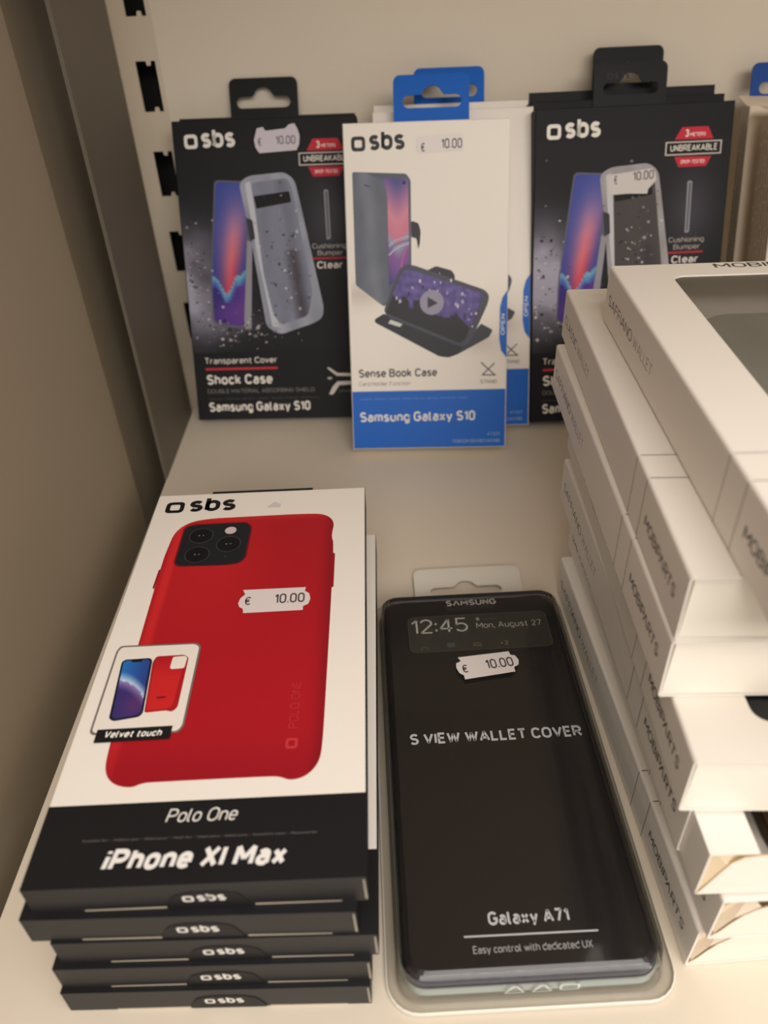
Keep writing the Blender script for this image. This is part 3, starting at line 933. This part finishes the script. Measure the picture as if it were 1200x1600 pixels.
def red_box(x, y, yaw, z, label):
    root = empty('phone_case_box', (x, y, z), (0, 0, yaw), label, 'box', REDG)
    b = MB()
    w, h, t = RW, RL, RT
    BS = (33, 32, 33)
    c = 0.2
    bl = (26.0, INK, WHITE)
    # side walls: band of black at the front end; white beyond on one side, black on the other
    b.face([(c, c, t), (w - c, c, t), (w - c, h - c, t), (c, h - c, t)], WHITE)
    b.face([(c, c, t), (w - c, c, t), (w - c, 0, t - c), (c, 0, t - c)], (26, 26, 28))
    b.face([(c, c, t), (0, c, t - c), (0, 26, t - c), (c, 26, t)], INK)
    b.face([(c, 26, t), (0, 26, t - c), (0, h, t - c), (c, h - c, t)], WHITE)
    b.face([(w - c, c, t), (w, c, t - c), (w, h, t - c), (w - c, h - c, t)], INK)
    b.face([(c, h - c, t), (w - c, h - c, t), (w, h, t - c), (0, h, t - c)], WHITE)
    b.face([(0, 0, 0), (w, 0, 0), (w - c, 0, t - c), (c, 0, t - c)], BS)
    b.face([(0, 0, 0), (0, 26, 0), (0, 26, t - c), (0, c, t - c)], INK)
    b.face([(0, 26, 0), (0, h, 0), (0, h, t - c), (0, 26, t - c)], WHITE)
    b.face([(w, 0, 0), (w, h, 0), (w, h, t - c), (w, c, t - c)], (30, 30, 32))
    b.face([(0, h, 0), (w, h, 0), (w, h, t - c), (0, h, t - c)], WHITE)
    b.face([(0, 0, 0), (w, 0, 0), (w, h, 0), (0, h, 0)], WHITE)
    red_front(b, w, h, t)
    # bare board edge under the front flap and at the corner fold
    a = Art(b, front_fn)
    bd = (196, 184, 164)
    a.poly([(15, 0.1), (39, 0.1), (39, 0.9), (15, 0.75)], bd)
    a.poly([(63.5, 0.1), (88, 0.1), (88, 0.6), (63.5, 0.9)], bd)
    a.poly([(w - 0.9, 1.0), (w - 0.1, 0.8), (w - 0.5, t - 1.0), (w - 1.1, t - 1.2)], (150, 142, 128))
    b.build('carton', M['carton'], root)
    # thumb flap with the logo
    b = MB()
    b.prism(rounded([(38.0, 0.25), (63.0, 0.25), (59.8, 6.8), (55, 8.4), (46, 8.4), (41, 6.8)], 1.5), [], front_fn, 0.1, 0.25, (30, 29, 30), (58, 54, 52))
    Art(b, front_fn, 0.28).logo(43.6, 3.6, 0.375, (226, 222, 214))
    b.build('thumb_flap', M['tabplastic'], root)
    # black hang tab folded down behind
    b = MB()
    b.box(24.5, h, t - 1.0, 71.2, h + 1.8, t - 0.2, (24, 24, 26))
    b.box(24.5, h + 0.6, 1.0, 71.2, h + 1.8, t - 1.0, (24, 24, 26))
    b.build('hang_tab', M['tabplastic'], root)
    return root


TH = RT + 0.07
top = red_box(-0.107, 0.1075, 0.0136, TH * 4 / 1000, 'red phone case box with sticker and inset picture, topmost of its pile')
low = []
for i, (x, y, yaw, lab) in enumerate([
        (-0.1105, 0.1055, 0.0, 'black-ended phone case box, second from the top of the red case pile'),
        (-0.1050, 0.1046, 0.003, 'black-ended phone case box in the middle of the red case pile, sticking out sideways'),
        (-0.1076, 0.1028, 0.002, 'black-ended phone case box, second from the bottom of the red case pile'),
        (-0.1083, 0.1012, 0.0, 'black-ended phone case box at the bottom of the red case pile, lying on the shelf')]):
    c = copy_tree(top)
    c.location, c.rotation_euler = (x, y, TH * (3 - i) / 1000 + 0.0001), (0, 0, yaw)
    c['label'] = lab
st = [(46.2, 110.4), (46.8, 113.2), (48.4, 115.2), (47.2, 117.8), (72.1, 118.0), (71.8, 115.9), (73.6, 114.4), (74.2, 111.4), (73.6, 108.6), (71.6, 107.4), (71.6, 105.3), (48.8, 104.9), (48.4, 107.2), (46.8, 108.4)]
sticker(top, st, flat_fn(RT + 0.1), [('€', 48.8, 109.1, 2.2, 4.2, 0), ('10.00', 60.4, 109.3, 11.6, 5.0, 0.02)], col=(222, 210, 208), ink=(74, 66, 68))

# ------------------------------------------------------------------ blister pack with the view cover
bp = empty('blister_pack', (-0.0027, 0.1034, 0.0003), (0, 0, 0.0296), 'clear plastic blister pack holding a black cover, between the red and white piles', 'blister pack')


def ring(x0, y0, x1, y1, r, z):
    return [(u, v, z) for u, v in rrect(x0, y0, x1, y1, r, 6)]


def loft(b, rings, col=(255, 255, 255), cap=True):
    n = len(rings[0])
    i0 = len(b.v)
    for r in rings:
        b.v += r
        b.c += [lin(col)] * n
    for k in range(len(rings) - 1):
        for i in range(n):
            b.f.append((i0 + k * n + i, i0 + k * n + (i + 1) % n, i0 + (k + 1) * n + (i + 1) % n, i0 + (k + 1) * n + i))
    if cap:
        b.f.append(tuple(i0 + (len(rings) - 1) * n + i for i in range(n)))


b = MB()
loft(b, [ring(-5.2, -6.4, 86.8, 176.5, 10, 0.2), ring(-5.2, -6.4, 86.8, 176.5, 10, 1.2), ring(-4.6, -5.8, 86.2, 176, 9.6, 1.5), ring(-2.2, -3.4, 83.6, 172.2, 8.5, 1.5), ring(-1.4, -2.8, 83.0, 171.6, 8, 2.4),
         ring(-1.0, -2.2, 82.4, 169.4, 8, 9.5), ring(-0.7, -1.6, 82.0, 168.8, 7.5, 12.6), ring(0.2, -0.4, 81.2, 167.6, 7, 13.5)])
sh = b.build('blister_shell', M['blister'], bp, smooth=False)
b = MB()
loft(b, [ring(-5.5, -6.7, 87.1, 176.8, 10.3, 0.1), ring(-5.5, -6.7, 87.1, 176.8, 10.3, 1.5), ring(-5.0, -6.2, 86.6, 176.3, 9.9, 1.8), ring(-4.9, -6.1, 86.5, 176.2, 9.8, 1.55)], cap=False)
b.build('rim_highlight', M['milky'], bp)  # opaque pale bead stands in for the highlight along the flange edge
b = MB()
a = Art(b, lambda u, v, d: (u, -2.6 - d, v), 0.0)
for i, cx in enumerate((34.6, 43.2, 51.8)):
    if i < 2:
        a.line([(cx - 3, 3.4), (cx - 0.4, 7.6), (cx + 0.6, 7.6), (cx + 3, 3.4), (cx - 3, 3.4)], 0.6, (220, 227, 223))
    else:
        a.poly(rounded([(cx - 3.2, 3.4), (cx + 3.2, 3.4), (cx + 3.2, 7.4), (cx - 3.2, 7.4)], 1), (220, 227, 223), [rounded([(cx - 2.5, 4.1), (cx + 2.5, 4.1), (cx + 2.5, 6.7), (cx - 2.5, 6.7)], .6)])
b.build('recycling_print', M['paper'], bp)
b = MB()
b.prism([(16.4, 171)] + [(70.6, 171)] + arc(66.8, 195.2, 4.2, 0, 90, 5) + arc(20.6, 195.2, 4.2, 90, 180, 5), [euro_hole(42.2, 179.2, 36, 6.4, 4.4)], lambda u, v, d: (u, v, d), 1.6, 2.5, (236, 228, 214))
b.build('hang_tab', M['milky'], bp)
b = MB()
fn = flat_fn(13.5)
st = [(30.2, 121.8), (30.4, 124.2), (32.6, 125.4), (31.5, 127.6), (54.2, 129.6), (54.6, 127.6), (56.6, 127.0), (57.7, 124.4), (57.2, 121.8), (55.0, 120.4), (55.2, 118), (46, 116.8), (33.2, 115.1), (33.0, 117.4), (31.2, 118.8)]
sticker(bp, st, lambda u, v, d: fn(u, v, d - 0.15), [('€', 33.0, 118.6, 2.2, 4.2, 0.07), ('10.00', 43.4, 120.0, 12.0, 5.0, 0.09)], col=(226, 216, 212), ink=(70, 64, 66))

b = MB()
loft(b, [ring(-0.6, -1.4, 81.9, 168.3, 8, 1.7), ring(-0.4, -1.2, 81.6, 168.0, 8, 5.4), ring(0.0, -0.9, 81.2, 167.8, 7.4, 5.4), ring(0.8, 0.2, 80.4, 167.0, 7, 2.0)], (208, 219, 213), cap=False)
b.build('inner_tray', M['aqua'], bp)

# the cover itself, a thing of its own inside the pack
wc = empty('view_cover', (-0.0027, 0.1034, 0.0003), (0, 0, 0.0296), 'glossy black view wallet cover with a clock window, inside the clear pack', 'phone cover')
b = MB()
K2 = (34, 33, 36)
NV = (56, 60, 88)
loft(b, [ring(1.6, 0.6, 79.6, 166.4, 6, 2.6), ring(0.6, -0.2, 80.6, 167.2, 7, 4.0), ring(0.2, -0.6, 80.9, 167.5, 7, 6.0), ring(0.2, -0.6, 80.9, 167.5, 7, 10.0)], NV, cap=False)
loft(b, [ring(0.2, -0.6, 80.9, 167.5, 7, 10.0), ring(0.4, -0.4, 80.8, 167.3, 7, 10.9), ring(1.2, 0.2, 80.2, 166.6, 6.5, 11.6), ring(2.6, 1.6, 78.8, 165.2, 6, 12.0)], K2)
a = Art(b, flat_fn(12.0), 0.03)
LT = (246, 246, 248)
a.text('SΛMSUNG', 30.0, 161.4, 23.8, 3.4, (214, 208, 200), 0.035)
a.poly(rrect(11.0, 133.0, 75.4, 155.4, 3.2), (88, 86, 78))
a.up().poly(rrect(11.4, 133.4, 75.0, 155.0, 3.0), (66, 66, 61))
a.up()
a.text('12:45', 12.5, 144.4, 26, 8.6, (226, 224, 214), -0.008)
a.text('Mon, August 27', 42.4, 146.1, 30, 3.4, (216, 212, 202), 0.0)
a.poly(rrect(42.8, 151.0, 44.3, 153.0, 0.4, 2), (180, 178, 170))
a.text('100%', 46.2, 151.2, 6.2, 1.7, (104, 102, 96))
a.poly(arc(17.6, 134.6, 1.9, 0, 180, 8) + [(16.4, 134.6)] + arc(17.6, 134.6, 1.2, 180, 0, 8)[1:], (92, 94, 90))
a.poly(rounded([(27.8, 135.4), (31.4, 135.4), (31.4, 138), (27.8, 138)], .5), (86, 104, 108))
a.poly([(28.8, 135.4), (29.8, 135.4), (28.6, 134.4)], (86, 104, 108))
a.poly([(39.3, 135.0), (43.2, 135.0), (43.2, 137.6), (39.3, 137.6)], (112, 104, 84))
a.up().line([(39.4, 137.4), (41.2, 136.0), (43.1, 137.4)], 0.3, (60, 58, 50))
a.text('+3', 51.7, 135.2, 3.5, 2.2, (168, 164, 156))
a.text('S VIEW WALLET COVER', 7.9, 84.6, 68.4, 4.7, LT, 0.03)
a.text('Galaxy A71', 28.6, 14.1, 26.4, 4.0, LT, 0.03)
a.poly([(20.2, 10.75), (63.2, 10.5), (63.2, 11.1), (20.2, 11.35)], LT)
a.text('Easy control with dedicated UX', 22.6, 5.75, 37.8, 2.2, (226, 224, 224))
b.build('cover', M['gloss'], wc)

# ------------------------------------------------------------------ pile of white wallet boxes
WT, WW = 22.6, 104.0
WG = 'white wallet boxes in the tall pile'
SHELL = (238, 231, 221)
KRAFT = (196, 158, 108)
TXT = (74, 68, 66)


def wallet_box(name, xf, yf, yaw, level, L, label, words, flap='plain', tray=False, seam_ink=(98, 90, 86)):
    z = (level - 1) * 0.0228 + 0.0002
    root = empty('wallet_box', (xf, yf, z), (0, 0, yaw), label, 'box', WG)
    t, w, e = WT, WW, 0.6
    b = MB()
    # folded shell: rounded long edges, open at the front end
    r = 1.1
    outer = [(r + 0.5, t)] + arc(r, t - r, r, 90, 180, 4) + arc(r, r, r, 180, 270, 4) + arc(w - r, r, r, 270, 360, 4) + arc(w - r, t - r, r, 0, 90, 4) + [(w - r - 0.5, t)]
    inner = [(r + 0.5, t - e)] + arc(r, t - r, r - e, 90, 180, 4) + arc(r, r, r - e, 180, 270, 4) + arc(w - r, r, r - e, 270, 360, 4) + arc(w - r, t - r, r - e, 0, 90, 4) + [(w - r - 0.5, t - e)]
    n = len(outer)
    for prof in (outer, inner):
        pts = [(x, 0, zz) for x, zz in prof] + [(x, L, zz) for x, zz in prof]
        b.mesh(pts, [(i, i + 1, n + i + 1, n + i) for i in range(n - 1)], [SHELL] * (2 * n))
    for y in (0, L):
        pts = [(x, y, zz) for x, zz in outer] + [(x, y, zz) for x, zz in inner]
        b.mesh(pts, [(i, i + 1, n + i + 1, n + i) for i in range(n - 1)], [(244, 238, 228)] * (2 * n))
    win = rrect(20.5, 13.0, w - 20.5, L - 12.8, 5.0, 6)
    b.prism([(r + 0.5, 0), (w - r - 0.5, 0), (w - r - 0.5, L), (r + 0.5, L)], [win], lambda u, v, d: (u, v, d), t - e, t, SHELL)
    b.box(0.7, L - 0.8, 0.7, w - 0.7, L - 0.1, t - 0.7, SHELL)
    # printing on the long side
    a = Art(b, lambda u, v, d: (-d, L - u, v), 0.03)
    first, second = words
    wl_ = 36.5 if first == 'SAFFIANO' else 29.0
    a.text(first, 5.0, 8.7, wl_, 4.1, (70, 64, 62), -0.004)
    a.text(second, 5.0 + wl_ + 2.4, 8.7, 24.5, 4.1, (132, 124, 118), -0.014)
    a.text('MOBIPΛRTS', L - 39.8, 8.6, 33, 3.9, TXT, 0.012)
    for u in (L - 57.0, L - 44.6):
        a.poly([(u, 0.6), (u + 0.42, 0.6), (u + 0.42, t - 0.5), (u, t - 0.5)], seam_ink)
    at = Art(b, lambda u, v, d: (u, v, t + d), 0.03)
    for u in (57.0, 44.6):
        at.poly([(0.8, u - 0.42), (19.8, u - 0.42), (19.8, u), (0.8, u)], seam_ink)
        at.poly([(w - 19.8, u - 0.42), (w - 0.8, u - 0.42), (w - 0.8, u), (w - 19.8, u)], seam_ink)
    at.text('MOBIPΛRTS', 39.6, L - 5.8, 48, 4.4, TXT, 0.012)
    b.build('sleeve', M['white'], root)
    b = MB()
    b.prism(rrect(18.5, 11.0, w - 18.5, L - 10.8, 5, 5), [], lambda u, v, d: (u, v, d), t - e - 0.25, t - e - 0.1, (255, 255, 255))
    b.build('window_film', M['film'], root)
    if not tray:
        b = MB()
        ff = lambda u, v, d: (u, 1.8 - d, v)
        if flap == 'plain':
            # end flap set a little behind the rim, leaning inwards at the top
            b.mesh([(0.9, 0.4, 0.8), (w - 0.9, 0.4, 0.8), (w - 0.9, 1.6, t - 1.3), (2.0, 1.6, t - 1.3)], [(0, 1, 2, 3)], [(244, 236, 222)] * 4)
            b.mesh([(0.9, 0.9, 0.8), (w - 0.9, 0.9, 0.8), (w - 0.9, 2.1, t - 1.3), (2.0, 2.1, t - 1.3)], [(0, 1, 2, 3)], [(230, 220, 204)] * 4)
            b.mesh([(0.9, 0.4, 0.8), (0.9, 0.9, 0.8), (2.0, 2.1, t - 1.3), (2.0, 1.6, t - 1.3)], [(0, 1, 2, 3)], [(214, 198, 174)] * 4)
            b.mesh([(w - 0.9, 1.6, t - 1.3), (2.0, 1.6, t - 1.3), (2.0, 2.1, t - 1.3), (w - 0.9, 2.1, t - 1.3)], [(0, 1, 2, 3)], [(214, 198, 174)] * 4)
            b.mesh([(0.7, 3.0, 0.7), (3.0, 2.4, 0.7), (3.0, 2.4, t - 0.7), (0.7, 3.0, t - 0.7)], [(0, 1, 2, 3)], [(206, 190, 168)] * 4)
        else:
            o = [(1.2, 0.9), (3.2, 3.4), (5.4, 8.0), (8.2, 12.8), (11.4, 16.0), (15, 17.9), (22, 19.2), (30, 19.8), (31, t - 0.9), (w - 1.2, t - 0.9), (w - 1.2, 0.9)]
            b.prism(o, [], ff, 0.9, 1.4, (244, 237, 224), KRAFT)
            b.prism([(1.6, 0.9), (w - 1.6, 0.9), (w - 1.6, t - 0.9), (1.6, t - 0.9)], [], ff, -2.2, -1.8, (222, 206, 182))
            b.mesh([(2.0, 0.7, 2.0), (6.0, 0.6, 11.0), (12.5, 0.6, 17.5), (10.0, 3.4, 19.5), (2.4, 3.4, 12.0), (1.4, 3.4, 4.0)], [(0, 1, 2, 3, 4, 5)], [(228, 212, 190)] * 6)
        b.build('end_flap', M['white'], root)
    return root


def tray_part(root, out, L):
    """inner tray pushed out of its sleeve towards the shelf edge"""
    t, w = WT, WW
    b = MB()
    x0, x1, y0, y1 = 0.9, w - 0.9, -out, L - out - 8
    b.box(x0, y0, 0.8, x0 + 0.6, y1, t - 0.9, SHELL)
    b.box(x1 - 0.6, y0, 0.8, x1, y1, t - 0.9, SHELL)
    b.box(x0 + 0.6, y0, 0.8, x1 - 0.6, y1, 1.4, SHELL)
    b.box(x0 + 0.6, y1 - 0.6, 1.4, x1 - 0.6, y1, t - 0.9, SHELL)
    b.box(x0 + 0.6, y0, t - 1.5, 14.5, y1 - 0.6, t - 0.9, SHELL)
    b.box(w - 14.5, y0, t - 1.5, x1 - 0.6, y1 - 0.6, t - 0.9, SHELL)
    o = [(1.1, 1.0), (3.4, 6.5), (5.6, 12.5), (7.6, 17.5), (10.5, 20.2), (15, 21.0), (w - 1.4, t - 1.2), (w - 1.4, 1.0)]
    b.prism(o, [], lambda u, v, d: (u, y0 + 0.2 - d, v), 0.0, 0.5, (246, 239, 226), KRAFT)
    b.mesh([(1.6, y0 + 0.1, 1.0), (7.0, y0 + 0.1, 16.0), (14, y0 + 0.1, t - 2), (14, y0 + 3, t - 2), (1.6, y0 + 3, t - 2), (1.6, y0 + 3, 1.0)], [(0, 1, 4, 5), (1, 2, 3, 4)], [(226, 206, 172)] * 6)
    return b.build('tray', M['white'], root)


def phone_wallet(root_src, L, label, col, y0, wlen, cat='wallet case', x0=24, x1=WW - 18, strap=True, rad=14, dz=0.0009):
    o = empty('phone_wallet', root_src.location + Vector((0, 0, dz)), root_src.rotation_euler, label, cat)
    b = MB()
    hi = tuple(min(255, c * 1.25) for c in col)
    lo = tuple(c * 0.6 for c in col)
    loft(b, [ring(x0 + 1, y0 + 1, x1 - 1, y0 + wlen - 1, rad - 1, 0.0), ring(x0, y0, x1, y0 + wlen, rad, 1.0), ring(x0, y0, x1, y0 + wlen, rad, 5.2), ring(x0 + .8, y0 + .8, x1 - .8, y0 + wlen - .8, rad - .5, 6.0)], lo)
    loft(b, [ring(x0 + .4, y0 + .4, x1 - .4, y0 + wlen - .4, rad - .5, 6.4), ring(x0, y0, x1, y0 + wlen, rad, 7.2), ring(x0, y0, x1, y0 + wlen, rad, 12.6), ring(x0 + .8, y0 + .8, x1 - .8, y0 + wlen - .8, rad - .5, 13.4)], col)
    b.build('cover', M['suede'], o)
    if strap:
        b = MB()
        b.prism(rrect(x0 + 38, y0 + wlen * .5 - 12, x1 + 4, y0 + wlen * .5 + 12, 5), [], lambda u, v, d: (u, v, d), 13.6, 15.0, hi)
        b.build('strap', M['suede'], o)
    return o


w1 = wallet_box('W1', 0.0858, 0.1100, -0.0149, 7, 194, 'white wallet box with a window onto a grey case, topmost of the tall pile', ('SAFFIANO', 'WALLET'), seam_ink=(150, 140, 132))
w2 = wallet_box('W2', 0.0739, 0.1450, -0.0345, 6, 194, 'white wallet box, second from the top of the tall pile', ('CLASSIC', 'WALLET'))
w3 = wallet_box('W3', 0.0734, 0.1446, -0.0188, 5, 186.2, 'white wallet box, third from the top of the tall pile', ('SAFFIANO', 'WALLET'))
w4 = wallet_box('W4', 0.0768, 0.1227, -0.0323, 4, 190, 'white wallet box, fourth from the top, its dark window peeping out', ('SAFFIANO', 'WALLET'))
w5 = wallet_box('W5', 0.0808, 0.1235, 0.0036, 3, 180.5, 'white wallet box third from the bottom, its tray slid out', ('SAFFIANO', 'WALLET'), tray=True)
tray_part(w5, 13.4, 180.5)
w6 = wallet_box('W6', 0.0895, 0.1079, 0.0263, 2, 187, 'white wallet box with a curled flap, second from the bottom of the tall pile', ('SAFFIANO', 'WALLET'), 'curl')
w7 = wallet_box('W7', 0.0880, 0.1099, 0.0470, 1, 176.5, 'white wallet box with a curled flap, bottom of the tall pile on the shelf', ('SAFFIANO', 'WALLET'), 'curl')
phone_wallet(w1, 194, 'smooth grey wallet case inside the topmost white box', (170, 168, 161), 18, 146)
phone_wallet(w4, 190, 'dark slate wallet case inside the fourth white box from the top', (58, 64, 72), 12, 160, strap=False)
phone_wallet(w5, 180.5, 'brown wallet case inside the tray that slides out', (112, 82, 44), -11, 150, x0=26, strap=False, dz=0.0017)
